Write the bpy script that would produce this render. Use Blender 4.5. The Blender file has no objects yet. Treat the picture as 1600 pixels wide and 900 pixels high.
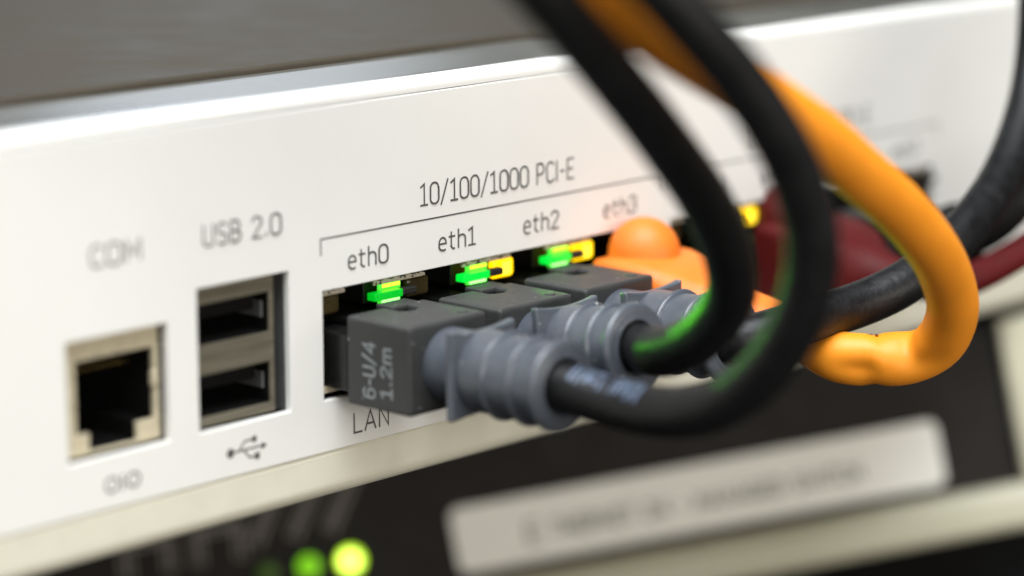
import bpy, bmesh, math, random
from mathutils import Vector, Matrix
random.seed(7)
S = 0.001                     # everything below is written in millimetres
PI = math.pi
sc = bpy.context.scene
COL = sc.collection

# ------------------------------------------------------------------ camera
CAM = Vector((-211.4208, -217.5713, 79.8656))
RGT = Vector((0.679912, -0.733291, -0.001987))
UPV = Vector((0.150008, 0.136435, 0.979226))
BCK = Vector((-0.717786, -0.666086, 0.202763))
cd = bpy.data.cameras.new('camera'); cam = bpy.data.objects.new('camera', cd); COL.objects.link(cam)
m3 = Matrix((RGT, UPV, BCK)).transposed()
cam.matrix_world = Matrix.Translation(CAM * S) @ m3.to_4x4()
cd.sensor_width = 36; cd.lens = 100; cd.clip_start = 0.005; cd.clip_end = 20
cd.dof.use_dof = True; cd.dof.focus_distance = 0.3155; cd.dof.aperture_fstop = 9.0
cd.dof.aperture_blades = 0
sc.camera = cam

# ------------------------------------------------------------------ world, lamps, exposure
w = bpy.data.worlds.new('World'); sc.world = w; w.use_nodes = True
bg = w.node_tree.nodes['Background']
bg.inputs[0].default_value = (0.80, 0.86, 1.0, 1); bg.inputs[1].default_value = 0.02

def area(name, loc, target, sx, sy, power, color):
    l = bpy.data.lights.new(name, 'AREA'); l.shape = 'RECTANGLE'; l.size = sx; l.size_y = sy
    l.energy = power; l.color = color
    o = bpy.data.objects.new(name, l); COL.objects.link(o)
    o.location = loc
    o.rotation_euler = (Vector(target) - Vector(loc)).to_track_quat('-Z', 'Y').to_euler()
    return o
area('soft_light', (-0.20, -0.17, 0.72), (0.02, -0.02, 0.0), 0.80, 0.70, 12.6, (0.90, 0.95, 1.0))
area('front_light', (-0.14, -0.98, 0.20), (0.03, -0.01, 0.0), 1.60, 0.36, 6.5, (1.0, 0.955, 0.87))
area('window_light', (0.62, 0.72, 0.31), (0.0, 0.0, 0.04), 0.16, 0.10, 0.28, (0.82, 0.9, 1.0))

sc.view_settings.view_transform = 'Standard'; sc.view_settings.look = 'None'
sc.view_settings.exposure = 0.44; sc.view_settings.gamma = 1.0
sc.render.engine = 'CYCLES'
try:
    sc.cycles.use_denoising = True
    sc.cycles.max_bounces = 8
    sc.cycles.sample_clamp_indirect = 4.0
except Exception:
    pass

# ------------------------------------------------------------------ materials
def mat(name, color, rough=0.5, metal=0.0, spec=0.5, var=0.0, vscale=400, bump=0.0, bscale=2000,
        specks=None, speck_scale=900, speck_lo=0.72, stretch=None, coat=0.0, emit=None, estr=0.0, sss=0.0, alpha=None):
    m = bpy.data.materials.new(name); m.use_nodes = True
    nt = m.node_tree; N = nt.nodes; L = nt.links
    b = N['Principled BSDF']
    b.inputs['Base Color'].default_value = (*color, 1)
    b.inputs['Roughness'].default_value = rough; b.inputs['Metallic'].default_value = metal
    b.inputs['Specular IOR Level'].default_value = spec
    b.inputs['Coat Weight'].default_value = coat
    if sss:
        b.inputs['Subsurface Weight'].default_value = sss
        b.inputs['Subsurface Radius'].default_value = (1.0, 0.4, 0.15)
        b.inputs['Subsurface Scale'].default_value = 0.0012
    if emit:
        b.inputs['Emission Color'].default_value = (*emit, 1); b.inputs['Emission Strength'].default_value = estr
    tc = N.new('ShaderNodeTexCoord'); src = tc.outputs['Object']
    if stretch:
        mp = N.new('ShaderNodeMapping'); mp.inputs['Scale'].default_value = stretch
        L.new(src, mp.inputs[0]); src = mp.outputs[0]
    col = None
    if var:
        n = N.new('ShaderNodeTexNoise'); n.inputs['Scale'].default_value = vscale; n.inputs['Detail'].default_value = 6
        n.inputs['Roughness'].default_value = 0.6
        L.new(src, n.inputs['Vector'])
        r = N.new('ShaderNodeMapRange'); r.inputs[1].default_value = 0.3; r.inputs[2].default_value = 0.7
        r.inputs[3].default_value = 1 - var; r.inputs[4].default_value = 1 + var
        L.new(n.outputs[0], r.inputs[0])
        mx = N.new('ShaderNodeVectorMath'); mx.operation = 'SCALE'; mx.inputs[0].default_value = color
        L.new(r.outputs[0], mx.inputs['Scale']); col = mx.outputs[0]
        rr = N.new('ShaderNodeMapRange'); rr.inputs[1].default_value = 0.3; rr.inputs[2].default_value = 0.7
        rr.inputs[3].default_value = max(0.02, rough - 0.08); rr.inputs[4].default_value = min(1, rough + 0.08)
        L.new(n.outputs[0], rr.inputs[0]); L.new(rr.outputs[0], b.inputs['Roughness'])
    if specks:
        n2 = N.new('ShaderNodeTexNoise'); n2.inputs['Scale'].default_value = speck_scale; n2.inputs['Detail'].default_value = 2
        L.new(tc.outputs['Object'], n2.inputs['Vector'])
        r2 = N.new('ShaderNodeMapRange'); r2.inputs[1].default_value = speck_lo; r2.inputs[2].default_value = speck_lo + 0.03
        L.new(n2.outputs[0], r2.inputs[0])
        mm = N.new('ShaderNodeMix'); mm.data_type = 'RGBA'
        mm.inputs['A'].default_value = (*color, 1); mm.inputs['B'].default_value = (*specks, 1)
        if col: L.new(col, mm.inputs['A'])
        L.new(r2.outputs[0], mm.inputs['Factor']); col = mm.outputs['Result']
    if col: L.new(col, b.inputs['Base Color'])
    if bump:
        n3 = N.new('ShaderNodeTexNoise'); n3.inputs['Scale'].default_value = bscale; n3.inputs['Detail'].default_value = 5
        L.new(src, n3.inputs['Vector'])
        bp = N.new('ShaderNodeBump'); bp.inputs['Strength'].default_value = bump; bp.inputs['Distance'].default_value = 0.0002
        L.new(n3.outputs[0], bp.inputs['Height']); L.new(bp.outputs[0], b.inputs['Normal'])
    return m

M = {}
M['plate'] = mat('white_plate', (0.80, 0.782, 0.735), 0.48, spec=0.35, var=0.022, vscale=38, bump=0.03, bscale=1500, specks=(0.5, 0.47, 0.4), speck_scale=520, speck_lo=0.765)
M['cream'] = mat('cream_paint', (0.70, 0.665, 0.54), 0.45, var=0.03, vscale=300, bump=0.06, bscale=2500, specks=(0.3, 0.27, 0.2), speck_scale=700, speck_lo=0.78)
M['cover'] = mat('taupe_paint', (0.047, 0.037, 0.023), 0.6, var=0.10, vscale=90, bump=0.2, bscale=2600, specks=(0.035, 0.032, 0.027), speck_scale=650, speck_lo=0.70)
M['band'] = mat('grey_gloss_trim', (0.12, 0.115, 0.10), 0.30, var=0.25, vscale=45, bump=0.16, bscale=55, stretch=(0.5, 1, 1))
M['ink'] = mat('grey_ink', (0.085, 0.08, 0.072), 0.6, var=0.1, vscale=2500)
M['tin'] = mat('tin_plate', (0.62, 0.545, 0.385), 0.45, metal=0.3, var=0.12, vscale=700, bump=0.15, bscale=1800)
M['tin_dirty'] = mat('speckled_tin', (0.62, 0.56, 0.45), 0.5, metal=0.35, var=0.12, vscale=900, bump=0.3, bscale=3000, specks=(0.08, 0.07, 0.05), speck_scale=2400, speck_lo=0.60)
M['usbtin'] = mat('brushed_tin', (0.20, 0.178, 0.13), 0.42, metal=0.5, var=0.2, vscale=500, bump=0.1, bscale=900, stretch=(0.2, 1, 3))
M['steel'] = mat('grey_steel', (0.22, 0.22, 0.22), 0.4, metal=0.6, var=0.1)
M['black'] = mat('black_plastic', (0.010, 0.009, 0.008), 0.5, var=0.2, bump=0.1)
M['cavity'] = mat('socket_black', (0.004, 0.0036, 0.0033), 0.75, spec=0.15, var=0.2)
M['brown_lens'] = mat('unlit_amber_lens', (0.05, 0.035, 0.012), 0.25, var=0.2)
M['gplug'] = mat('grey_plug_plastic', (0.034, 0.034, 0.033), 0.52, var=0.10, vscale=500, bump=0.25, bscale=3500, specks=(0.5, 0.5, 0.48), speck_scale=1500, speck_lo=0.735)
M['gboot'] = mat('grey_boot_rubber', (0.070, 0.079, 0.095), 0.38, spec=0.9, var=0.08, vscale=500, bump=0.15, bscale=3500, specks=(0.6, 0.6, 0.58), speck_scale=1400, speck_lo=0.735)
M['cord'] = mat('black_cord_sheath', (0.0062, 0.006, 0.0062), 0.46, spec=0.4, var=0.35, vscale=420, bump=0.45, bscale=1300)
M['ccord'] = mat('charcoal_cord_sheath', (0.008, 0.0078, 0.0085), 0.5, spec=0.35, var=0.15, vscale=300, bump=0.12, bscale=1500)
M['orange'] = mat('orange_cord_sheath', (0.93, 0.31, 0.015), 0.5, var=0.06, vscale=200, bump=0.06, bscale=900, sss=0.05)
M['oboot'] = mat('orange_boot_rubber', (0.80, 0.185, 0.014), 0.5, var=0.05, vscale=300, bump=0.1, bscale=2500, sss=0.2)
M['red'] = mat('dark_red_plastic', (0.075, 0.0035, 0.0035), 0.62, spec=0.2, var=0.1, vscale=300, bump=0.1)
M['redcord'] = mat('dark_red_sheath', (0.10, 0.005, 0.006), 0.6, spec=0.2, var=0.1, vscale=300, bump=0.08)
M['clear'] = mat('smoked_contact_block', (0.010, 0.010, 0.009), 0.3, spec=0.4, var=0.1)
M['gold'] = mat('gold_contact', (0.75, 0.52, 0.18), 0.3, metal=1.0, var=0.1)
M['plugprint'] = mat('pale_grey_print', (0.23, 0.245, 0.245), 0.6, var=0.15, vscale=2500)
M['cordprint'] = mat('pale_blue_print', (0.115, 0.15, 0.22), 0.5, var=0.3, vscale=1500)
M['brownprint'] = mat('brown_print', (0.16, 0.05, 0.01), 0.6, var=0.1)
M['green_bar'] = mat('green_reflection_bar', (0.0, 0.25, 0.02), 0.3, var=0.1, emit=(0.0, 1.0, 0.05), estr=0.62)  # LED green reflected on the bar, put in as emission
M['green_dim'] = mat('dim_reflection_bar', (0.0, 0.2, 0.02), 0.3, var=0.1, emit=(0.0, 1.0, 0.02), estr=0.32)  # weaker copy of the same reflection, also put in as emission
M['green_lens'] = mat('lit_green_lens', (0.1, 0.5, 0.05), 0.3, var=0.1, emit=(0.08, 1.0, 0.05), estr=0.55)
M['green_core_top'] = mat('hot_lime_core', (0.3, 0.6, 0.05), 0.3, emit=(0.50, 1.0, 0.03), estr=1.5)
M['green_core_low'] = mat('hot_pale_green_core', (0.3, 0.6, 0.1), 0.3, emit=(0.30, 1.0, 0.22), estr=1.7)
M['amber_core'] = mat('hot_amber_core', (0.6, 0.4, 0.0), 0.3, emit=(1.0, 0.75, 0.05), estr=1.6)
M['amber_lens'] = mat('lit_amber_lens', (0.5, 0.3, 0.0), 0.3, var=0.1, emit=(1.0, 0.60, 0.0), estr=1.35)
M['panel'] = mat('dark_panel', (0.0115, 0.0088, 0.0072), 0.6, spec=0.25, var=0.12, vscale=200, bump=0.2, bscale=1500)
M['frame'] = mat('beige_frame', (0.50, 0.475, 0.345), 0.45, var=0.04, vscale=200, bump=0.05)
M['strip'] = mat('label_card', (0.88, 0.86, 0.79), 0.5, var=0.04, vscale=150)
M['stripink'] = mat('label_ink', (0.10, 0.09, 0.06), 0.6, var=0.1)
M['mark'] = mat('dull_panel_print', (0.20, 0.178, 0.16), 0.6, var=0.15)
M['lime'] = mat('lit_lime_lamp', (0.3, 0.6, 0.05), 0.3, var=0.1, emit=(0.75, 1.0, 0.12), estr=3.0)
M['lime_rim'] = mat('lit_lime_rim', (0.3, 0.6, 0.05), 0.3, var=0.1, emit=(0.55, 1.0, 0.0), estr=1.1)
M['lime_dim'] = mat('dim_lime_lamp', (0.2, 0.4, 0.02), 0.3, var=0.1, emit=(0.22, 0.75, 0.0), estr=0.62)
M['lime_off'] = mat('faint_lime_lamp', (0.03, 0.06, 0.01), 0.3, var=0.1, emit=(0.10, 0.25, 0.0), estr=0.12)
M['dark'] = mat('dark_backdrop', (0.006, 0.005, 0.005), 0.8, var=0.2, vscale=20)

# ------------------------------------------------------------------ helpers
def empty(name, loc=(0, 0, 0), label=None, cat=None, group=None):
    o = bpy.data.objects.new(name, None); COL.objects.link(o)
    o.location = Vector(loc) * S; o.empty_display_size = 0.01
    if label: o['label'] = label
    if cat: o['category'] = cat
    if group: o['group'] = group
    return o

def obj(name, bm, m, parent=None, smooth=False, bevel=0, seg=3, origin=None, angle=30, recalc=True):
    """verts are in mm world coordinates (or parent coordinates when the parent carries a transform)"""
    if recalc: bmesh.ops.recalc_face_normals(bm, faces=bm.faces)
    off = Vector(parent['_o']) if parent is not None and '_o' in parent else Vector((0, 0, 0))
    for v in bm.verts: v.co = (v.co - off) * S
    me = bpy.data.meshes.new(name); bm.to_mesh(me); bm.free()
    me.materials.append(M[m])
    o = bpy.data.objects.new(name, me); COL.objects.link(o)
    if parent is not None: o.parent = parent
    if smooth:
        for p in me.polygons: p.use_smooth = True
    if bevel:
        b = o.modifiers.new('bevel', 'BEVEL'); b.width = bevel * S; b.segments = seg
        b.limit_method = 'ANGLE'; b.angle_limit = math.radians(angle)
        b.harden_normals = False
    if parent is not None and '_o' in parent: o['_o'] = list(off)
    return o

def box(bm, x0, x1, y0, y1, z0, z1):
    v = [bm.verts.new(p) for p in ((x0, y0, z0), (x1, y0, z0), (x1, y1, z0), (x0, y1, z0), (x0, y0, z1), (x1, y0, z1), (x1, y1, z1), (x0, y1, z1))]
    for f in ((0, 1, 2, 3), (4, 5, 6, 7), (0, 1, 5, 4), (1, 2, 6, 5), (2, 3, 7, 6), (3, 0, 4, 7)):
        bm.faces.new([v[i] for i in f])
def B(*a):
    bm = bmesh.new(); box(bm, *a); return bm

def prism(bm, pts, axis, a0, a1):
    """polygon pts extruded along an axis ('x': pts are (y,z); 'y': (x,z); 'z': (x,y))"""
    def mk(p, a):
        return {'x': (a, p[0], p[1]), 'y': (p[0], a, p[1]), 'z': (p[0], p[1], a)}[axis]
    lo = [bm.verts.new(mk(p, a0)) for p in pts]; hi = [bm.verts.new(mk(p, a1)) for p in pts]
    n = len(pts)
    bm.faces.new(lo); bm.faces.new(hi[::-1])
    for i in range(n): bm.faces.new((lo[i], lo[(i + 1) % n], hi[(i + 1) % n], hi[i]))

def catmull(P, step=0.7):
    P = [Vector(p) for p in P]
    P = [P[0] * 2 - P[1]] + P + [P[-1] * 2 - P[-2]]
    out = []
    for i in range(1, len(P) - 2):
        p0, p1, p2, p3 = P[i - 1:i + 3]
        n = max(3, int((p2 - p1).length / step))
        t0 = 0; t1 = t0 + (p1 - p0).length ** 0.5; t2 = t1 + (p2 - p1).length ** 0.5; t3 = t2 + (p3 - p2).length ** 0.5
        for k in range(n):
            t = t1 + (t2 - t1) * k / n
            a1 = p0 * ((t1 - t) / (t1 - t0)) + p1 * ((t - t0) / (t1 - t0))
            a2 = p1 * ((t2 - t) / (t2 - t1)) + p2 * ((t - t1) / (t2 - t1))
            a3 = p2 * ((t3 - t) / (t3 - t2)) + p3 * ((t - t2) / (t3 - t2))
            b1 = a1 * ((t2 - t) / (t2 - t0)) + a2 * ((t - t0) / (t2 - t0))
            b2 = a2 * ((t3 - t) / (t3 - t1)) + a3 * ((t - t1) / (t3 - t1))
            out.append(b1 * ((t2 - t) / (t2 - t1)) + b2 * ((t - t1) / (t2 - t1)))
    out.append(P[-2]); return out

def smooth_path(Q, it=6):
    Q = [q.copy() for q in Q]
    for _ in range(it):
        Q = [Q[0]] + [(Q[i - 1] + Q[i] * 2 + Q[i + 1]) / 4 for i in range(1, len(Q) - 1)] + [Q[-1]]
    return Q

def frames(Q, up=Vector((0, 0, 1))):
    F = []; n = None
    for i, q in enumerate(Q):
        t = (Q[min(i + 1, len(Q) - 1)] - Q[max(i - 1, 0)]).normalized()
        if n is None:
            n = up - t * up.dot(t); n.normalize()
        else:
            n = n - t * n.dot(t); n.normalize()
        F.append((q, t, n, t.cross(n)))
    return F

def tube(bm, Q, rad, seg=20, cap=True):
    """rad: number or function(i, angle, frame) -> radius"""
    F = frames(Q); rings = []
    for i, (q, t, n, b) in enumerate(F):
        ring = []
        for k in range(seg):
            a = 2 * PI * k / seg
            r = rad(i, a, F[i]) if callable(rad) else rad
            ring.append(bm.verts.new(q + (n * math.cos(a) + b * math.sin(a)) * r))
        rings.append(ring)
    for i in range(len(rings) - 1):
        for k in range(seg):
            bm.faces.new((rings[i][k], rings[i][(k + 1) % seg], rings[i + 1][(k + 1) % seg], rings[i + 1][k]))
    if cap: bm.faces.new(rings[0][::-1]); bm.faces.new(rings[-1])
    return F

def lathe(bm, o, axis, prof, seg=40, cap=True):
    """prof: list of (distance along axis, radius)"""
    axis = Vector(axis).normalized(); o = Vector(o)
    n = Vector((0, 0, 1)) if abs(axis.z) < .9 else Vector((1, 0, 0)); n = (n - axis * n.dot(axis)).normalized(); b = axis.cross(n)
    rings = []
    for d, r in prof:
        rings.append([bm.verts.new(o + axis * d + (n * math.cos(2 * PI * k / seg) + b * math.sin(2 * PI * k / seg)) * r) for k in range(seg)])
    for i in range(len(rings) - 1):
        for k in range(seg): bm.faces.new((rings[i][k], rings[i][(k + 1) % seg], rings[i + 1][(k + 1) % seg], rings[i + 1][k]))
    if cap: bm.faces.new(rings[0][::-1]); bm.faces.new(rings[-1])

# ---- single-stroke lettering, drawn as flat ink ribbons
def arc(cx, cy, rx, ry, a0, a1, n=12):
    return [(cx + rx * math.cos(math.radians(a0 + (a1 - a0) * i / n)), cy + ry * math.sin(math.radians(a0 + (a1 - a0) * i / n))) for i in range(n + 1)]
def rr(w, y0, y1, r):      # closed stadium outline for 0, O
    return arc(w - r, y1 - r, r, r, 0, 90, 6) + arc(r, y1 - r, r, r, 90, 180, 6) + arc(r, y0 + r, r, r, 180, 270, 6) + arc(w - r, y0 + r, r, r, 270, 360, 6) + [(w, y1 - r)]
GL = {
 '0': (.50, [rr(.50, 0, 1, .24)]), 'O': (.55, [rr(.55, 0, 1, .25)]),
 '1': (.44, [[(.02, .86), (.24, 1), (.24, 0)], [(.02, 0), (.44, 0)]]),
 '2': (.48, [arc(.24, .75, .23, .25, 170, -20, 12) + [(.02, 0), (.48, 0)]]),
 '3': (.48, [arc(.22, .75, .23, .25, 160, -80, 12), arc(.22, .26, .25, .26, 85, -160, 14)]),
 '4': (.52, [[(.40, 0), (.40, 1), (.0, .30), (.52, .30)]]),
 '5': (.48, [[(.44, 1), (.06, 1), (.04, .58)] + arc(.22, .32, .25, .32, 110, -150, 14)]),
 '6': (.50, [arc(.27, .70, .25, .30, 40, 180, 8) + arc(.26, .29, .24, .29, 180, 540, 20)]),
 '7': (.46, [[(0, 1), (.46, 1), (.14, 0)]]),
 '/': (.42, [[(0, -.10), (.42, 1.06)]]), '-': (.32, [[(.03, .46), (.29, .46)]]), '.': (.12, [[(.06, 0), (.06, .12)]]),
 'e': (.46, [[(.02, .37), (.45, .37)] + arc(.235, .40, .215, .32, 0, 180, 12)[1:] + [(.02, .28)] + arc(.26, .26, .24, .26, 180, 300, 8)]),
 't': (.36, [[(.13, .95), (.13, .18)] + arc(.29, .18, .16, .18, 180, 280, 6), [(0, .70), (.34, .70)]]),
 'h': (.46, [[(.03, 0), (.03, 1.04)], [(.03, .50)] + arc(.235, .50, .205, .21, 160, 0, 8) + [(.44, 0)]]),
 'm': (.66, [[(.02, 0), (.02, .72)], [(.02, .52)] + arc(.18, .55, .15, .17, 150, 0, 8) + [(.33, 0)], [(.33, .52)] + arc(.49, .55, .15, .17, 150, 0, 8) + [(.64, 0)]]),
 'P': (.48, [[(.03, 0), (.03, 1), (.26, 1)] + arc(.26, .74, .22, .26, 90, -90, 10) + [(.03, .48)]]),
 'C': (.48, [arc(.27, .72, .24, .28, 30, 180, 8) + arc(.27, .28, .24, .28, 180, 330, 8)]),
 'I': (.10, [[(.05, 0), (.05, 1)]]), 'E': (.44, [[(.44, 1), (.03, 1), (.03, 0), (.44, 0)], [(.03, .5), (.38, .5)]]),
 'U': (.52, [[(.03, 1), (.03, .26)] + arc(.26, .26, .23, .26, 180, 360, 10) + [(.49, 1)]]),
 'S': (.48, [arc(.24, .75, .22, .25, 25, 250, 12) + arc(.24, .25, .23, .25, 80, -155, 12)]),
 'B': (.50, [[(.03, .52), (.03, 1), (.24, 1)] + arc(.24, .76, .21, .24, 90, -90, 8) + [(.03, .52), (.03, 0), (.24, 0)] + arc(.24, .26, .24, .26, -90, 90, 8)]),
 'L': (.42, [[(.03, 1), (.03, 0), (.42, 0)]]), 'A': (.54, [[(0, 0), (.27, 1), (.54, 0)], [(.09, .32), (.45, .32)]]),
 'N': (.52, [[(.03, 0), (.03, 1), (.49, 0), (.49, 1)]]), 'M': (.62, [[(.03, 0), (.03, 1), (.31, .3), (.59, 1), (.59, 0)]]),
 'T': (.48, [[(.24, 0), (.24, 1)], [(0, 1), (.48, 1)]]), 'H': (.52, [[(.03, 0), (.03, 1)], [(.49, 0), (.49, 1)], [(.03, .5), (.49, .5)]]),
 'R': (.50, [[(.03, 0), (.03, 1), (.26, 1)] + arc(.26, .74, .22, .26, 90, -90, 10) + [(.03, .48)], [(.26, .48), (.50, 0)]]),
 'G': (.52, [arc(.27, .72, .24, .28, 30, 180, 8) + arc(.27, .28, .24, .28, 180, 360, 10) + [(.51, .45), (.30, .45)]]),
 'D': (.52, [[(.03, 0), (.03, 1), (.24, 1)] + arc(.24, .72, .26, .28, 90, 0, 6) + arc(.24, .28, .26, .28, 0, -90, 6) + [(.03, 0)]]),
 'W': (.70, [[(0, 1), (.18, 0), (.35, .8), (.52, 0), (.70, 1)]]), ' ': (.24, []),
}
def ribbon(bm, pts, wd, to3, lift):
    pts = [Vector((p[0], p[1])) for p in pts]
    L, Rr = [], []
    for i, p in enumerate(pts):
        d0 = (p - pts[i - 1]).normalized() if i else None
        d1 = (pts[i + 1] - p).normalized() if i < len(pts) - 1 else None
        if d0 is None: d0 = d1
        if d1 is None: d1 = d0
        n0 = Vector((-d0.y, d0.x)); n1 = Vector((-d1.y, d1.x)); n = n0 + n1
        if n.length < 1e-4: n = n0
        n.normalize(); k = min(2.0, 1 / max(0.35, n.dot(n0)))
        e = Vector((0, 0))
        if i == 0: e = -d1 * wd * .3
        if i == len(pts) - 1: e = d0 * wd * .3
        lf = lift + .003 * i
        L.append(bm.verts.new(to3(p + e + n * wd / 2 * k, lf))); Rr.append(bm.verts.new(to3(p + e - n * wd / 2 * k, lf)))
    for i in range(len(pts) - 1):
        bm.faces.new((L[i], Rr[i], Rr[i + 1], L[i + 1]))
def strokes(text, x0, x1, z0, h, gap=.17):
    tot = sum(GL[c][0] for c in text) + gap * (len(text) - 1)
    kx = (x1 - x0) / tot; out = []; x = 0
    for c in text:
        wd, st = GL[c]
        for s in st: out.append([(x0 + (x + p[0]) * kx, z0 + p[1] * h) for p in s])
        x += wd + gap
    return out
def lettering(name, lines, m, parent, wd, to3):
    bm = bmesh.new()
    for i, s in enumerate(lines): ribbon(bm, s, wd, to3, 0.02 + 0.006 * (i % 6))
    return obj(name, bm, m, parent, recalc=False)
plate3 = lambda p, l: (p.x, -l, p.y)
def print_on_plate(text, x0, x1, z0, h, parent, wd=.235):
    return lettering('printed_text', strokes(text, x0, x1, z0, h), 'ink', parent, wd, plate3)

# ------------------------------------------------------------------ setting
bm = B(-900, 1500, 900, 905, -600, 1500); o = obj('back_wall', bm, 'dark'); o['kind'] = 'structure'
bm = B(-900, 1500, -500, 895, -75, -70); o = obj('shelf', bm, 'dark'); o['kind'] = 'structure'

# ------------------------------------------------------------------ the white network appliance
app = empty('network_appliance', (90, 100, -5.6), 'white rack network appliance with serial, USB and LAN ports and grey printed captions', 'network device')
app['_o'] = [90, 100, -5.6]
U0, U1 = -120, 340
# faceplate: a sheet with cut-outs for the four connectors
HOLES = [(-41.5, -28.4, 5.5, 17.9), (-24.4, -11.6, 5.5, 20.75), (-6.75, 49.1, 5.7, 17.8), (51.4, 107.3, 5.7, 17.8)]
def sheet(x0, x1, z0, z1, y0, y1, holes):
    xs = sorted({x0, x1, *[h[0] for h in holes], *[h[1] for h in holes]})
    zs = sorted({z0, z1, *[h[2] for h in holes], *[h[3] for h in holes]})
    bm = bmesh.new(); V = {}
    def v(x, y, z):
        k = (x, y, z)
        if k not in V: V[k] = bm.verts.new(k)
        return V[k]
    inside = lambda x, z: any(h[0] < x < h[1] and h[2] < z < h[3] for h in holes)
    cells = {(i, j) for i in range(len(xs) - 1) for j in range(len(zs) - 1) if not inside((xs[i] + xs[i + 1]) / 2, (zs[j] + zs[j + 1]) / 2)}
    for i, j in cells:
        a, b, c, d = xs[i], xs[i + 1], zs[j], zs[j + 1]
        bm.faces.new((v(a, y0, c), v(b, y0, c), v(b, y0, d), v(a, y0, d)))
        bm.faces.new((v(a, y1, c), v(a, y1, d), v(b, y1, d), v(b, y1, c)))
        for (di, dj), (p, q) in {(-1, 0): ((a, c), (a, d)), (1, 0): ((b, c), (b, d)), (0, -1): ((a, c), (b, c)), (0, 1): ((a, d), (b, d))}.items():
            if (i + di, j + dj) not in cells:
                bm.faces.new((v(p[0], y0, p[1]), v(q[0], y0, q[1]), v(q[0], y1, q[1]), v(p[0], y1, p[1])))
    bmesh.ops.remove_doubles(bm, verts=bm.verts, dist=1e-6)
    return bm
obj('faceplate', sheet(U0, U1, 0.0, 37.7, 0.0, 0.9, HOLES), 'plate', app, bevel=.12, seg=2)
# chassis: lower cream lip + tray with real depth (the tray has matching cut-outs behind the plate)
def fillet(cy, cz, r, a0, a1, n=8):
    return [(cy + r * math.cos(math.radians(a0 + (a1 - a0) * i / n)), cz + r * math.sin(math.radians(a0 + (a1 - a0) * i / n))) for i in range(n + 1)]
lip = [(1.4, -.12), (.35, -.12), (.12, -.45)] + [(.12, -3.0)] + fillet(1.92, -3.6, 1.8, 180, 270) + [(240, -5.4), (240, -4.2), (1.4, -4.2)]
bm = bmesh.new(); prism(bm, lip, 'x', U0, U1); obj('chassis', bm, 'cream', app, smooth=False)
# rounded white top edge, then the glossy grey trim band and the cover
edge = [(1.4, 37.82), (.10, 37.82), (.10, 38.2)] + fillet(1.35, 38.2, 1.25, 180, 95) + [(1.6, 39.45), (1.6, 38.4)]
bm = bmesh.new(); prism(bm, edge, 'x', U0, U1); obj('top_edge', bm, 'plate', app)
bm = bmesh.new(); prism(bm, [(1.6, 38.6), (1.6, 39.44), (2.4, 39.5), (15.0, 39.5), (15.0, 38.6)], 'x', U0, U1); obj('trim_band', bm, 'band', app)
cov = [(15.05, 38.6), (15.05, 39.75)] + fillet(15.55, 39.8, .5, 180, 90, 5) + [(240, 40.3), (240, 38.6)]
bm = bmesh.new(); prism(bm, cov, 'x', U0, U1); obj('top_cover', bm, 'cover', app)
bm = B(U0, U1, 238, 240, -4.2, 38.6); obj('rear_panel', bm, 'cover', app)
for x in (U0, U1 - 1): obj('side_panel', B(x, x + 1, 1.4, 238, -4.2, 38.6), 'cream', app)
# seam shadow line between plate and chassis is a real gap; printed captions
print_on_plate('COM', -38.1, -31.6, 25.0, 2.1, app, .24)
print_on_plate('USB 2.0', -23.4, -12.7, 25.0, 2.2, app, .24)
print_on_plate('10/100/1000 PCI-E', 8.2, 33.6, 25.15, 2.35, app)
print_on_plate('10/100/1000 PCI-E', 66.8, 92.2, 25.15, 2.35, app)
for i, c in enumerate((0, 13.97, 27.94, 41.91)): print_on_plate('eth%d' % i, c - 2.95, c + 3.0, 19.65, 2.0, app)
BANK2 = [58.5 + 13.97 * i for i in range(4)]
for i, c in enumerate(BANK2): print_on_plate('eth%d' % (4 + i), c - 2.95, c + 3.0, 19.65, 2.0, app)
print_on_plate('LAN', -2.45, 2.95, 1.35, 2.15, app)
for a, b in ((-6.95, 49.8), (51.2, 107.9)):
    lettering('printed_bracket', [[(a, 21.75), (a, 23.5), (b, 23.5), (b, 21.75)]], 'ink', app, .19, plate3)
# serial symbol  IOIOI
sy = []
sy = [arc(-36.25, 2.5, .80, .72, 0, 360, 18), [(-34.85, 1.75), (-34.85, 3.25)], arc(-33.45, 2.5, .80, .72, 0, 360, 18)]
lettering('serial_symbol', sy, 'ink', app, .24, plate3)
# USB trident symbol
cx, cz = -18.0, 2.6
tri = [[(-20.2, cz), (-15.9, cz)], [(-19.2, cz), (-18.3, cz + .95), (-17.2, cz + .95)], [(-18.5, cz), (-17.7, cz - .95), (-16.8, cz - .95)]]
bm = bmesh.new()
for i, s in enumerate(tri): ribbon(bm, s, .2, plate3, .02 + .006 * i)
def disc(bm, x, z, r, l, n=14):
    bm.faces.new([bm.verts.new((x + r * math.cos(2 * PI * k / n), -l, z + r * math.sin(2 * PI * k / n))) for k in range(n)])
disc(bm, -20.35, cz, .52, .045); disc(bm, -17.0, cz + .95, .36, .05)
for q in ([(-16.95, cz - 1.3), (-16.3, cz - 1.3), (-16.3, cz - .6), (-16.95, cz - .6)], [(-16.0, cz - .38), (-15.15, cz), (-16.0, cz + .38)]):
    bm.faces.new([bm.verts.new((x, -.055, z)) for x, z in q])
obj('usb_symbol', bm, 'ink', app, recalc=False)

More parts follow.
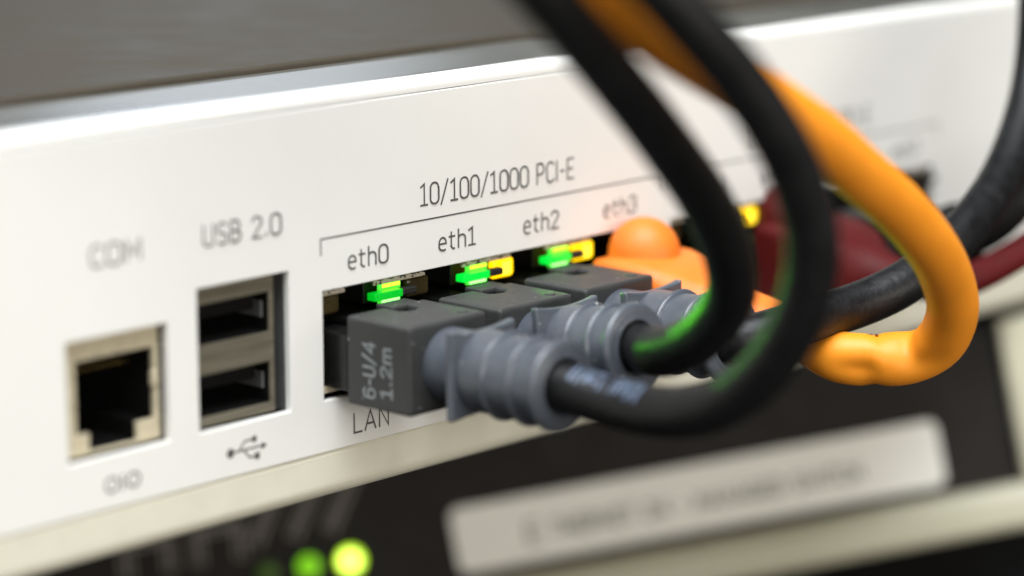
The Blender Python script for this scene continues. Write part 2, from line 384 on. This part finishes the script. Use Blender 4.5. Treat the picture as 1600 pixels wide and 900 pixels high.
# ---- serial (COM) jack
sj = obj('serial_jack', sheet(-41.45, -28.45, 5.6, 17.85, 1.5, 2.1, [(-39.2, -29.2, 7.85, 15.35), (-37.65, -31.5, 5.95, 7.85)]), 'tin', app, bevel=.12, seg=2)
bm = bmesh.new()
box(bm, -39.3, -39.1, 2.1, 15, 7.7, 15.5); box(bm, -29.3, -29.1, 2.1, 15, 7.7, 15.5)
box(bm, -39.1, -29.3, 2.1, 15, 15.3, 15.5); box(bm, -39.1, -37.7, 2.1, 15, 7.6, 7.8); box(bm, -31.4, -29.3, 2.1, 15, 7.6, 7.8); box(bm, -37.7, -31.4, 2.1, 15, 5.7, 5.9); box(bm, -37.9, -37.7, 2.1, 15, 5.7, 7.6); box(bm, -31.4, -31.2, 2.1, 15, 5.7, 7.6); box(bm, -39.1, -29.3, 14.8, 15, 5.9, 15.3)
obj('jack_housing', bm, 'cavity', sj)
obj('spring_tab', B(-29.6, -28.7, 1.2, 1.9, 11.2, 12.9), 'tin', sj, bevel=.25)
for k in range(8): obj('contact', B(-37.9 + k * 1.02, -37.6 + k * 1.02, 4, 12, 13.6, 13.8), 'gold', sj)
bm = bmesh.new()
for x in (-41.5, -28.45): box(bm, x, x + .05, .95, 1.5, 5.55, 17.85)
obj('opening_lining', bm, 'steel', sj)

# ---- double USB port
up = obj('usb_port', sheet(-24.25, -12.95, 5.75, 20.45, 1.0, 1.35, [(-23.95, -13.6, 14.45, 18.75), (-23.95, -13.6, 6.75, 11.2)]), 'usbtin', app, bevel=.08, seg=2)
for z0, z1 in ((14.45, 18.75), (6.75, 11.2)):
    bm = bmesh.new()
    box(bm, -24.1, -23.95, 1.35, 14, z0 - .2, z1 + .2); box(bm, -13.6, -13.45, 1.35, 14, z0 - .2, z1 + .2)
    box(bm, -23.95, -13.6, 1.35, 14, z1, z1 + .2); box(bm, -23.95, -13.6, 1.35, 14, z0 - .2, z0); box(bm, -23.95, -13.6, 13.8, 14, z0, z1)
    sh = obj('socket', bm, 'cavity', up)
    obj('tongue', B(-23.2, -14.3, 2.6, 13.5, z1 - 2.0, z1 - .35), 'cavity', up, bevel=.15)
    obj('side_spring', B(-13.95, -13.68, 1.9, 6.5, z0 + 1.4, z0 + 3.2), 'steel', up, bevel=.08)
obj('shell_side', B(-12.95, -12.8, 1.0, 14, 5.8, 20.4), 'black', up)
obj('opening_wall', B(-11.62, -11.45, .95, 6.0, 5.4, 20.8), 'steel', up)

# ---- LAN jack banks
def bank(centres, x0, x1, green, amber, dim, glow):
    bm = bmesh.new()
    y0, y1 = 1.9, 16
    box(bm, x0 + .1, x1 - .1, y1, y1 + 1, 5.8, 17.7)
    box(bm, x0 + .1, x1 - .1, 3.4, y1, 16.95, 17.7); box(bm, x0 + .1, x1 - .1, y0, y1, 5.8, 6.1)
    for i in range(5):
        x = x0 + .1 + (x1 - x0 - .2) * i / 4
        box(bm, max(x0 + .1, x - .55), min(x1 - .1, x + .55), y0, y1, 6.1, 14.2)
        box(bm, max(x0 + .1, x - 3.9), min(x1 - .1, x + 3.9), 4.2, y1, 14.2, 16.9)
    jb = obj('lan_jack_block', bm, 'black', app, bevel=.1, seg=1)
    sx = [(x0 + .25, x0 + 4.3)] + [(c + 1.9, c + 9.9) for c in centres[:-1]] + [(centres[-1] + 1.9, x1 - .25)]
    for a, b in sx:
        bm = bmesh.new(); n = max(3, int((b - a) / .55)); ph = random.random() * 6
        top = [(a + (b - a) * i / n, 17.45 + .12 * math.sin(i * 2.1 + ph)) for i in range(n + 1)]
        prism(bm, [(a, 16.95), (b, 16.95)] + top[::-1], 'y', 1.0, 1.35); obj('shield_strip', bm, 'tin_dirty', jb, bevel=.06, seg=1)
    bm = bmesh.new(); box(bm, x0 + .15, x0 + 5.2, 1.1, 1.45, 6.15, 6.95); obj('shield_lip', bm, 'tin', jb, bevel=.06, seg=1)
    for x in [x0 + .3] + [c - (6.6 if x0 < 0 else 5.7) for c in centres[1:]]:
        i = centres.index(min(centres, key=lambda c: abs(c - 5 - x)))
        amber_lens = obj('amber_light', B(x, x + 3.6, 1.35, 2.35, 14.65, 16.9), 'amber_lens' if i in amber else 'brown_lens', jb, bevel=.5, seg=4)
        if i in amber: obj('light_core', B(x + 1.5, x + 2.9, 1.25, 1.4, 15.0, 16.5), 'amber_core', amber_lens, bevel=.07, seg=2)
    for i, c in enumerate(centres):
        on = i in green
        green_lens = obj('green_light', B(c + 3.1, c + 6.45, 1.35, 1.9, 14.6, 16.9), 'green_lens' if on else 'brown_lens', jb, bevel=.22, seg=3)
        if on:
            gl = green_lens
            obj('light_core', B(c + 3.45, c + 6.2, 1.22, 1.4, 16.42, 16.86), 'green_core_top', gl, bevel=.09, seg=2)
            obj('light_core', B(c + 3.35, c + 6.1, 1.22, 1.4, 14.72, 15.22), 'green_core_low', gl, bevel=.09, seg=2)
        bm = bmesh.new(); box(bm, c + 1.0, c + 5.3, -.1, 1.2, 15.45, 16.3)
        lb = obj('jack_bar', bm, ('green_dim' if i in dim else 'green_bar') if on else 'black', jb, bevel=.1, seg=2)  # plain front bar, no lamp; its emission stands in for reflected LED green
        obj('bar_tip', B(c + 5.3, c + 7.6, -.1, .9, 15.45, 16.3), 'black', lb, bevel=.2, seg=2)
        if on:
            l = bpy.data.lights.new('port_glow', 'SPOT'); l.energy = glow[i]; l.color = (0.10, 1.0, 0.0)
            l.spot_size = math.radians(44); l.spot_blend = 1.0; l.shadow_soft_size = 0.0
            lo = bpy.data.objects.new('port_glow', l); COL.objects.link(lo)
            lo.location = Vector((c + 4.8, -.8, 16.7)) * S
            lo.rotation_euler = (math.radians(-97), 0, 0)
    for c in centres:
        for k in range(8): obj('contact', B(c - 3.6 + k * 1.02, c - 3.3 + k * 1.02, 6, 13, 12.2, 12.4), 'gold', jb)
    return jb
bank([0, 13.97, 27.94, 41.91], -6.75, 49.1, {0, 1, 2}, {2, 3}, {0}, {0: .01, 1: .05, 2: .015})
bank(BANK2, 51.4, 107.3, {1}, {1}, set(), {1: .003})

# ------------------------------------------------------------------ patch cables
def boot_profile(L):
    """ribbed strain relief, distance from the flange front outwards"""
    return [(0, 4.25), (.3, 4.45), (L * .3, 4.3), (L * .62, 4.25), (L - .9, 4.2), (L - .8, 4.2)]
def make_cable(name, label, u, pm, bmat, cm, pts, zb=10.5, end=(0, -28.6, .3), rc=2.6, text=False, smoothing=8, cordprint=False, kink=None, group=None):
    root = empty(name, (u, -12, 0), label, 'network cable', group); root['_o'] = [u, -12, 0]
    plan = [(-5.9, -2.6), (-.2, -2.6), (-.2, -5.2), (.3, -5.6), (1.2, -5.8), (2.2, -5.4), (2.8, -4.6), (2.8, -2.6), (5.9, -2.6), (5.9, -12.2), (-5.9, -12.2)]
    bm = bmesh.new(); prism(bm, [(u + x, y) for x, y in plan], 'z', zb - 4.85, zb + 4.85)
    plug = obj('plug', bm, pm, root, bevel=.42, seg=3, angle=50)
    obj('latch_hood', B(u + .5, u + 5.0, -3.3, -.6, zb + 4.15, zb + 4.8), pm, plug, bevel=.2)
    obj('contact_nose', B(u - 5.5, u + 5.5, -2.5, 11.5, 6.9, 13.2), 'clear', plug, bevel=.3)
    obj('latch', B(u - 2.4, u + 2.4, .2, 10, 13.25, 14.0), 'clear', plug, bevel=.2)
    bm = bmesh.new(); lathe(bm, (u + 3.9, -10.4, zb + 4.8), (0, 0, 1), [(0, .75), (.14, .72), (.18, .6)], 16)
    obj('mould_mark', bm, pm, plug, smooth=False)
    if text:
        to3 = lambda p, l: (u - 5.9 - l, p.y, p.x)
        # reading upwards along z, letter tops towards the device
        ls = [[(q[0], -7.0 + q[1]) for q in s] for s in strokes('6-U/4', 7.0, 13.0, 0, 1.75)]
        ls += [[(q[0], -9.5 + q[1]) for q in s] for s in strokes('1.2m', 7.3, 12.7, 0, 1.55, gap=.2)]
        lettering('printed_text', ls, 'plugprint', plug, .30, to3)
    # strain relief
    a = Vector((u, -12.1, zb + .1)); e = Vector((u + end[0], end[1], zb + end[2])); ax = (e - a); Lt = ax.length; ax.normalize()
    bm = bmesh.new()
    f0 = 4.3
    prof = [(0, 3.95), (f0, 3.95), (f0 + .9, 4.35)]
    rg = [f0 + .9 + (Lt - f0 - .9) * k for k in (.33, .66)]
    prof += [(f0 + 1.6, 4.42), (rg[0] - .5, 4.38), (rg[1] - .5, 4.34), (Lt - 1.0, 4.3), (Lt - .6, 4.3), (Lt, 3.6), (Lt + .05, rc + .45), (Lt - .9, rc + .05)]
    lathe(bm, a, ax, prof, 44)
    boot = obj('strain_relief', bm, bmat, root, smooth=True)
    es = boot.modifiers.new('split', 'EDGE_SPLIT'); es.split_angle = math.radians(40)
    # square flange with a hollowed (saddle) upper edge
    q = ax.to_track_quat('Y', 'Z').to_matrix(); c = a + ax * f0
    outl = []
    for k in range(13):
        x = -4.9 + 9.8 * k / 12; outl.append((x, 4.85 - .55 * (1 - (x / 4.9) ** 2) ** 1.0))
    for k in range(13):
        x = 4.9 - 9.8 * k / 12; outl.append((x, -4.85 + .35 * (1 - (x / 4.9) ** 2)))
    bm = bmesh.new(); prism(bm, outl, 'y', 0, 1.0)
    for v in bm.verts: v.co = q @ v.co + c
    obj('flange', bm, bmat, boot, bevel=.28, seg=3, angle=50)
    for d, r, hw in ((rg[0], 4.82, .36), (rg[1], 4.82, .36), (Lt - .55, 4.9, .55)):
        bm = bmesh.new()
        if hw < .5: pr = [(d - hw - .35, 4.0), (d - hw, 4.36), (d - hw * .5, r - .06), (d, r), (d + hw * .5, r - .08), (d + hw, 4.34), (d + hw + .2, 4.0)]
        else: pr = [(d - hw - .3, 4.0), (d - hw, 4.3), (d - hw * .6, r - .1), (d - .1, r), (d + hw * .5, r - .05), (d + hw, r - .3), (d + hw, 3.55)]
        lathe(bm, a, ax, pr, 44, cap=False); obj('ring', bm, bmat, boot, smooth=True)
    # cord
    Q = smooth_path(catmull([e - ax * 3, e - ax * 1.0, e + ax * .8] + list(pts)), smoothing)
    bm = bmesh.new(); F = tube(bm, Q, kink(Q, rc) if kink else rc, 28 if kink else 22)
    cord = obj('cord', bm, cm, root, smooth=True)
    if cordprint: printed_cord(F, rc, cord)
    return root

def printed_cord(F, rc, parent):
    """pale lettering printed along the sheath, facing up and towards the front"""
    s = 0; bm = bmesh.new(); i0 = None; marks = []
    acc = [0]
    for i in range(1, len(F)): acc.append(acc[-1] + (F[i][0] - F[i - 1][0]).length)
    def at(d):
        i = 0
        while i < len(acc) - 2 and acc[i + 1] < d: i += 1
        t = (d - acc[i]) / max(1e-6, acc[i + 1] - acc[i])
        q = F[i][0].lerp(F[i + 1][0], t); return q, F[i][2], F[i][3]
    d = 4.6
    while d < 14.0:
        wd = random.choice((.30, .42, .55, .7))
        if abs(d - 8.9) < .45: d += .95; continue
        a0, a1 = math.radians(-34 + random.uniform(-4, 4)), math.radians(48 + random.uniform(-8, 14))
        rows = []
        for k in range(9):
            a = a0 + (a1 - a0) * k / 8; row = []
            for dd in (d, d + wd * .4, d + wd):
                q, n, b = at(dd); row.append(bm.verts.new(q + (n * math.cos(a) + b * math.sin(a)) * (rc + .03)))
            rows.append(row)
        hole = random.choice((2, 3, 5, 99))
        for k in range(8):
            bm.faces.new((rows[k][0], rows[k][1], rows[k + 1][1], rows[k + 1][0]))
            if k != hole and k != hole + 1: bm.faces.new((rows[k][1], rows[k][2], rows[k + 1][2], rows[k + 1][1]))
        d += wd + random.choice((.22, .3, .42))
    bmesh.ops.delete(bm, geom=[v for v in bm.verts if not v.link_faces], context='VERTS')
    obj('printed_text', bm, 'cordprint', parent, smooth=True)

G = 'patch cables plugged into the LAN ports'
c0 = [(0.6, -32.6, 10.2), (0.8, -38.2, 9.9), (-0.1, -44.5, 10.8), (-0.8, -50.5, 13.1), (-1.7, -55.8, 17.1), (-2.4, -59.6, 21.9), (-3.0, -61.9, 26.9), (-4.6, -63.2, 32.1), (-7.1, -63.4, 37.2), (-11.2, -63.4, 42.6), (-15.8, -62.9, 47.6), (-20.6, -62.4, 51.9), (-24.6, -61.4, 55.7), (-29.2, -59.6, 60.3), (-34.8, -58.1, 65.3)]
c1 = [(10.6, -32.7, 13.2), (9.7, -37.2, 15.0), (8.1, -42.0, 18.3), (6.6, -45.2, 22.1), (3.8, -47.1, 25.7), (0.5, -48.4, 29.5), (-4.1, -49.6, 34.0), (-8.9, -50.7, 37.8), (-13.8, -51.8, 41.6), (-17.9, -52.4, 44.9), (-23.2, -53.0, 49.1), (-28.4, -53.7, 53.0), (-33.7, -54.2, 57.0), (-39.3, -54.3, 61.7)]
c2 = [(32.3, -31.5, 11.9), (37.7, -32.2, 12.5), (44.8, -33.1, 13.0), (51.5, -34.8, 14.8), (64.5, -33.6, 18.8), (79.2, -29.7, 24.1), (90.4, -25.8, 32.5), (96.1, -22.8, 42.6), (98.8, -19.9, 52.0)]
c3 = [(39.8, -34.5, 7.9), (41.6, -37.0, 7.8), (44.0, -40.2, 8.0), (44.9, -43.7, 9.8), (43.3, -46.7, 14.2), (38.5, -48.9, 19.5), (31.3, -50.9, 24.9), (24.3, -51.9, 29.5), (17.4, -52.4, 33.6), (11.0, -52.8, 37.5), (3.2, -52.9, 41.6), (-4.8, -52.8, 45.7), (-13.0, -53.3, 49.4), (-20.2, -53.4, 53.2), (-26.6, -52.9, 57.0), (-33.1, -52.1, 61.2)]
c4 = [(86.9, -22.6, 14.6), (88.2, -26.0, 18.7), (92.5, -28.5, 25.2), (97.5, -28.0, 34.0), (102.0, -25.0, 46.0)]
c5 = [(77.4, -24.9, 9.4), (83.5, -28.0, 12.0), (90.5, -29.4, 14.6), (99.9, -29.8, 17.8), (110.8, -30.4, 21.6)]

make_cable('patch_cable', 'black patch cable with grey plug lettered 6-U/4 in the eth0 port', 0, 'gplug', 'gboot', 'cord', c0, 10.6, (0, -28.6, .25), text=True, cordprint=True, group=G)
make_cable('patch_cable', 'black patch cable with grey plug in the eth1 port, green glow on its cord', 13.97, 'gplug', 'gboot', 'cord', c1, 10.35, (-.4, -27.0, 2.0), group=G)
make_cable('patch_cable', 'black patch cable with grey plug in the eth2 port, beside the orange plug', 27.94, 'gplug', 'gboot', 'cord', c2, 10.4, (0, -28.5, .7), group=G)
make_cable('patch_cable', 'charcoal patch cable with dark plug in the eth6 port, rising at the right edge', 86.44, 'black', 'cord', 'ccord', c4, 10.4, (0, -19.0, 2.4), rc=2.5, group=G)

def bubble_plug(name, label, u, pm, cm, pts, rc, ybt, zt, zb=10.5, kink=None, smoothing=8, dome=4.3, yd=-3.9):
    root = empty(name, (u, -12, 0), label, 'network cable', G); root['_o'] = [u, -12, 0]
    # body: rounded block that slopes away into a tapering boot
    sect = [(-1.4, 6.4, 6.4, 15.3, 5.2, .8), (-2.0, 6.6, 6.6, 15.5, 5.0, 1.2), (-6, 6.6, 6.6, 15.6, 4.9, 1.6), (-9.5, 6.5, 6.5, 15.4, 4.9, 2.0), (-12.2, 6.2, 6.2, 14.8, 5.0, 2.6), (-14.0, 5.2, 5.2, 14.0, 5.4, 3.2)]
    yL = -14.0
    n = 6
    zc = (14.0 + 5.4) / 2
    for k in range(1, n + 1):
        t = k / n; y = yL + (ybt - yL) * t
        r = 4.6 + (rc + .12 - 4.6) * t ** .8; z = zc + (zt - zc) * t
        sect.append((y, r, r, z + r, z - r, r * .98))
    bm = bmesh.new(); rings = []
    for y, hx, _, z1, z0, rd in sect:
        ring = []; hz = (z1 - z0) / 2; cz = (z1 + z0) / 2; rd = min(rd, hx * .99, hz * .99)
        for (sx, sz, a0) in ((1, 1, 0), (-1, 1, 90), (-1, -1, 180), (1, -1, 270)):
            for k in range(7):
                a = math.radians(a0 + 90 * k / 6)
                ring.append(bm.verts.new((u + sx * (hx - rd) + rd * math.cos(a), y, cz + sz * (hz - rd) + rd * math.sin(a))))
        rings.append(ring)
    N = len(rings[0])
    for i in range(len(rings) - 1):
        for k in range(N): bm.faces.new((rings[i][k], rings[i][(k + 1) % N], rings[i + 1][(k + 1) % N], rings[i + 1][k]))
    bm.faces.new(rings[0][::-1]); bm.faces.new(rings[-1])
    plug = obj('plug', bm, pm, root, smooth=True)
    es = plug.modifiers.new('split', 'EDGE_SPLIT'); es.split_angle = math.radians(55)
    bm = bmesh.new()
    prof = [(-.4, dome * 1.03)] + [(dome * math.sin(math.radians(a)), dome * math.cos(math.radians(a))) for a in range(0, 90, 8)]
    lathe(bm, (u, yd, 15.55), (0, 0, 1), prof, 40)
    obj('latch_bubble', bm, pm, plug, smooth=True)
    obj('contact_nose', B(u - 5.5, u + 5.5, -1.4, 11.5, 6.9, 13.2), 'clear', plug, bevel=.3)
    e = Vector((u, ybt, zt)); ax = Vector((0, -1, 0))
    Q = smooth_path(catmull([e - ax * 3, e - ax * 1, e + ax * .6] + list(pts)), smoothing)
    bm = bmesh.new(); F = tube(bm, Q, kink(Q, rc) if kink else rc, 40 if kink else 22)
    cord = obj('cord', bm, cm, root, smooth=True)
    if kink:      # small dark jacket print along the top of the arm
        acc = [0]
        for i in range(1, len(F)): acc.append(acc[-1] + (F[i][0] - F[i - 1][0]).length)
        bm = bmesh.new()
        for d0, wd, a0, a1 in ((11.0, .5, -8, 24), (11.9, .9, 4, 12), (12.9, .45, -10, 20), (13.9, .8, 0, 9), (14.9, .4, -8, 16), (16.2, .5, 2, 10)):
            rows = []
            for k in range(4):
                a = math.radians(a0 + (a1 - a0) * k / 3 - 14); row = []
                for dd in (d0, d0 + wd):
                    i = max(j for j in range(len(acc)) if acc[j] <= dd); q, t, n, b = F[i]
                    row.append(bm.verts.new(q + t * (dd - acc[i]) + (n * math.cos(a) + b * math.sin(a)) * (rc + .04)))
                rows.append(row)
            for k in range(3): bm.faces.new((rows[k][0], rows[k][1], rows[k + 1][1], rows[k + 1][0]))
        obj('printed_text', bm, 'brownprint', cord)
    return root

def orange_kink(Q, rc):
    # sharp bend near the loop: sheath pinched on the inside, one fold ridge across it
    ks = min(range(len(Q)), key=lambda i: (Q[i] - Vector((43.6, -39.6, 8.0))).length)
    acc = [0]
    for i in range(1, len(Q)): acc.append(acc[-1] + (Q[i] - Q[i - 1]).length)
    s0 = acc[ks]
    def rad(i, a, fr):
        q, t, n, b = fr
        j0, j1 = max(0, i - 5), min(len(Q) - 1, i + 5)
        inn = ((Q[j0] + Q[j1]) / 2 - q)
        d = acc[i] - s0
        r = rc
        if abs(d) < 14 and inn.length > 1e-6:
            inn = inn - t * inn.dot(t)
            if inn.length > 1e-6:
                inn.normalize(); dirn = n * math.cos(a) + b * math.sin(a); c = dirn.dot(inn)
                wgt = max(0, c) ** 1.5
                dent = .06 * math.exp(-((d + 3.2) / 2.6) ** 2) + .26 * math.exp(-((d - 2.2) / 1.6) ** 2)
                flat = .14 * math.exp(-(d / 5) ** 2)
                cv = max(-1, min(1, dirn.dot(Vector((-.66, -.60, -.22)).normalized())))
                hollow = .27 * math.exp(-(math.acos(cv) / .55) ** 2) * (math.exp(-((d + 4.6) / 3.0) ** 2) + 1.1 * math.exp(-((d - 4.4) / 2.6) ** 2))
                r = rc * (1 - hollow - dent * wgt + flat * (1 - c * c) - .10 * max(0, -c) * math.exp(-(d / 4) ** 2))
        return r
    return rad
bubble_plug('patch_cable', 'orange patch cable with domed plug in the eth3 port and kinked loop', 41.9, 'oboot', 'orange', c3, 2.85, -26.5, 9.1, kink=orange_kink, smoothing=5)
bubble_plug('patch_cable', 'dark red patch cable with domed plug behind the orange loop', 72.44, 'red', 'redcord', c5, 2.0, -21, 9.6, dome=4.4, yd=-2.4)

# ------------------------------------------------------------------ the dark switch below
E1 = Vector((0.69586, -0.69615, 0.1765)); E2 = Vector((0.02359, 0.26778, 0.96319)); E3 = Vector((-0.71779, -0.66609, 0.20276))
O = Vector((97.61, 31.51, -29.97))
sw = bpy.data.objects.new('network_switch', None); COL.objects.link(sw)
mw = Matrix((E1, E2, E3)).transposed().to_4x4(); mw.translation = O * S; sw.matrix_world = mw
sw['label'] = 'dark network switch below the white appliance with label strip and glowing lime lamps'; sw['category'] = 'network device'
TOP = 14.5
obj('body', B(-110, 56, -15.7, TOP, -70, -2.2), 'panel', sw, bevel=.5)
obj('panel', B(-110, 45.6, -9.2, TOP - .6, -2.2, -1.5), 'panel', sw)
fr = [(-15.7, -2.1), (-15.7, .2)] + fillet(-14.2, .2, 1.5, 180, 90, 6) + [(-11.0, 1.5), (-9.6, .6), (-9.1, -.3), (-9.1, -2.1)]
bm = bmesh.new(); prism(bm, fr, 'x', -110, 56); obj('lower_frame', bm, 'frame', sw)
obj('side_frame', B(45.4, 56, -9.1, TOP, -2.1, .8), 'frame', sw, bevel=.7)
# label strip with rounded corners
def rrect(x0, x1, y0, y1, r, n=6):
    return [(x1 - r + r * math.cos(math.radians(90 * k / n)), y1 - r + r * math.sin(math.radians(90 * k / n))) for k in range(n + 1)] + \
           [(x0 + r + r * math.cos(math.radians(90 + 90 * k / n)), y1 - r + r * math.sin(math.radians(90 + 90 * k / n))) for k in range(n + 1)] + \
           [(x0 + r + r * math.cos(math.radians(180 + 90 * k / n)), y0 + r + r * math.sin(math.radians(180 + 90 * k / n))) for k in range(n + 1)] + \
           [(x1 - r + r * math.cos(math.radians(270 + 90 * k / n)), y0 + r + r * math.sin(math.radians(270 + 90 * k / n))) for k in range(n + 1)]
bm = bmesh.new(); prism(bm, rrect(-37.2, 34.4, -7.6, 2.0, 1.5), 'z', -1.49, -.9)
ls = obj('label_strip', bm, 'strip', sw, bevel=.15, seg=2)
sw3 = lambda p, l: (p.x, p.y, -.9 + l)
lettering('printed_text', strokes('E', -26.6, -24.6, -4.9, 2.9) + strokes('THERNET 24 - MANAGED SWITCH', -22.8, 22.5, -4.6, 2.3, gap=.2), 'stripink', ls, .40, sw3)
# lamps: lime lens with rim
def lamp(x, y, r, core, rim):
    bm = bmesh.new(); lathe(bm, (x, y, -1.5), (0, 0, 1), [(0, r), (.7, r), (.9, r * .9)], 24); a = obj('indicator_lamp', bm, rim, sw, smooth=False)
    bm = bmesh.new(); lathe(bm, (x, y, -.6), (0, 0, 1), [(0, r * .74), (.2, r * .6), (.3, r * .3)], 20); obj('lamp_core', bm, core, a)
lamp(-52.4, -2.7, 1.9, 'lime', 'lime_rim'); lamp(-58.5, -2.4, 1.5, 'lime_dim', 'lime_dim'); lamp(-64.4, -2.3, 1.4, 'lime_off', 'lime_off')
# slanted captions above the lamps, and the bracketed port captions to their left
def slant(x, y, L, wd, deg):
    d = Vector((math.cos(math.radians(deg)), math.sin(math.radians(deg))))
    out = []
    k = 0
    while k < L:
        for off in (-.32, .32):
            n = Vector((-d.y, d.x)) * wd * off
            p = Vector((x, y)) + d * k + n; q = p + d * .9
            out.append([tuple(p), tuple(q)])
        k += 1.05
    return out
psw = lambda p, l: (p.x, p.y, -1.5 + l)
for x in (-54.6, -60.0, -65.6): lettering('lamp_caption', slant(x, 2.2, 8.0, 1.9, 56), 'mark', sw, .62, psw)
for x in (-74.0, -84.5):
    bars = slant(x, .6, 5.0, 1.7, 86) + slant(x + 6.2, .6, 5.0, 1.7, 86) + slant(x + .4, 5.2, 6.0, 1.4, 2)
    lettering('port_caption', bars, 'mark', sw, .5, psw)

for o in list(sc.objects):
    if '_o' in o: del o['_o']
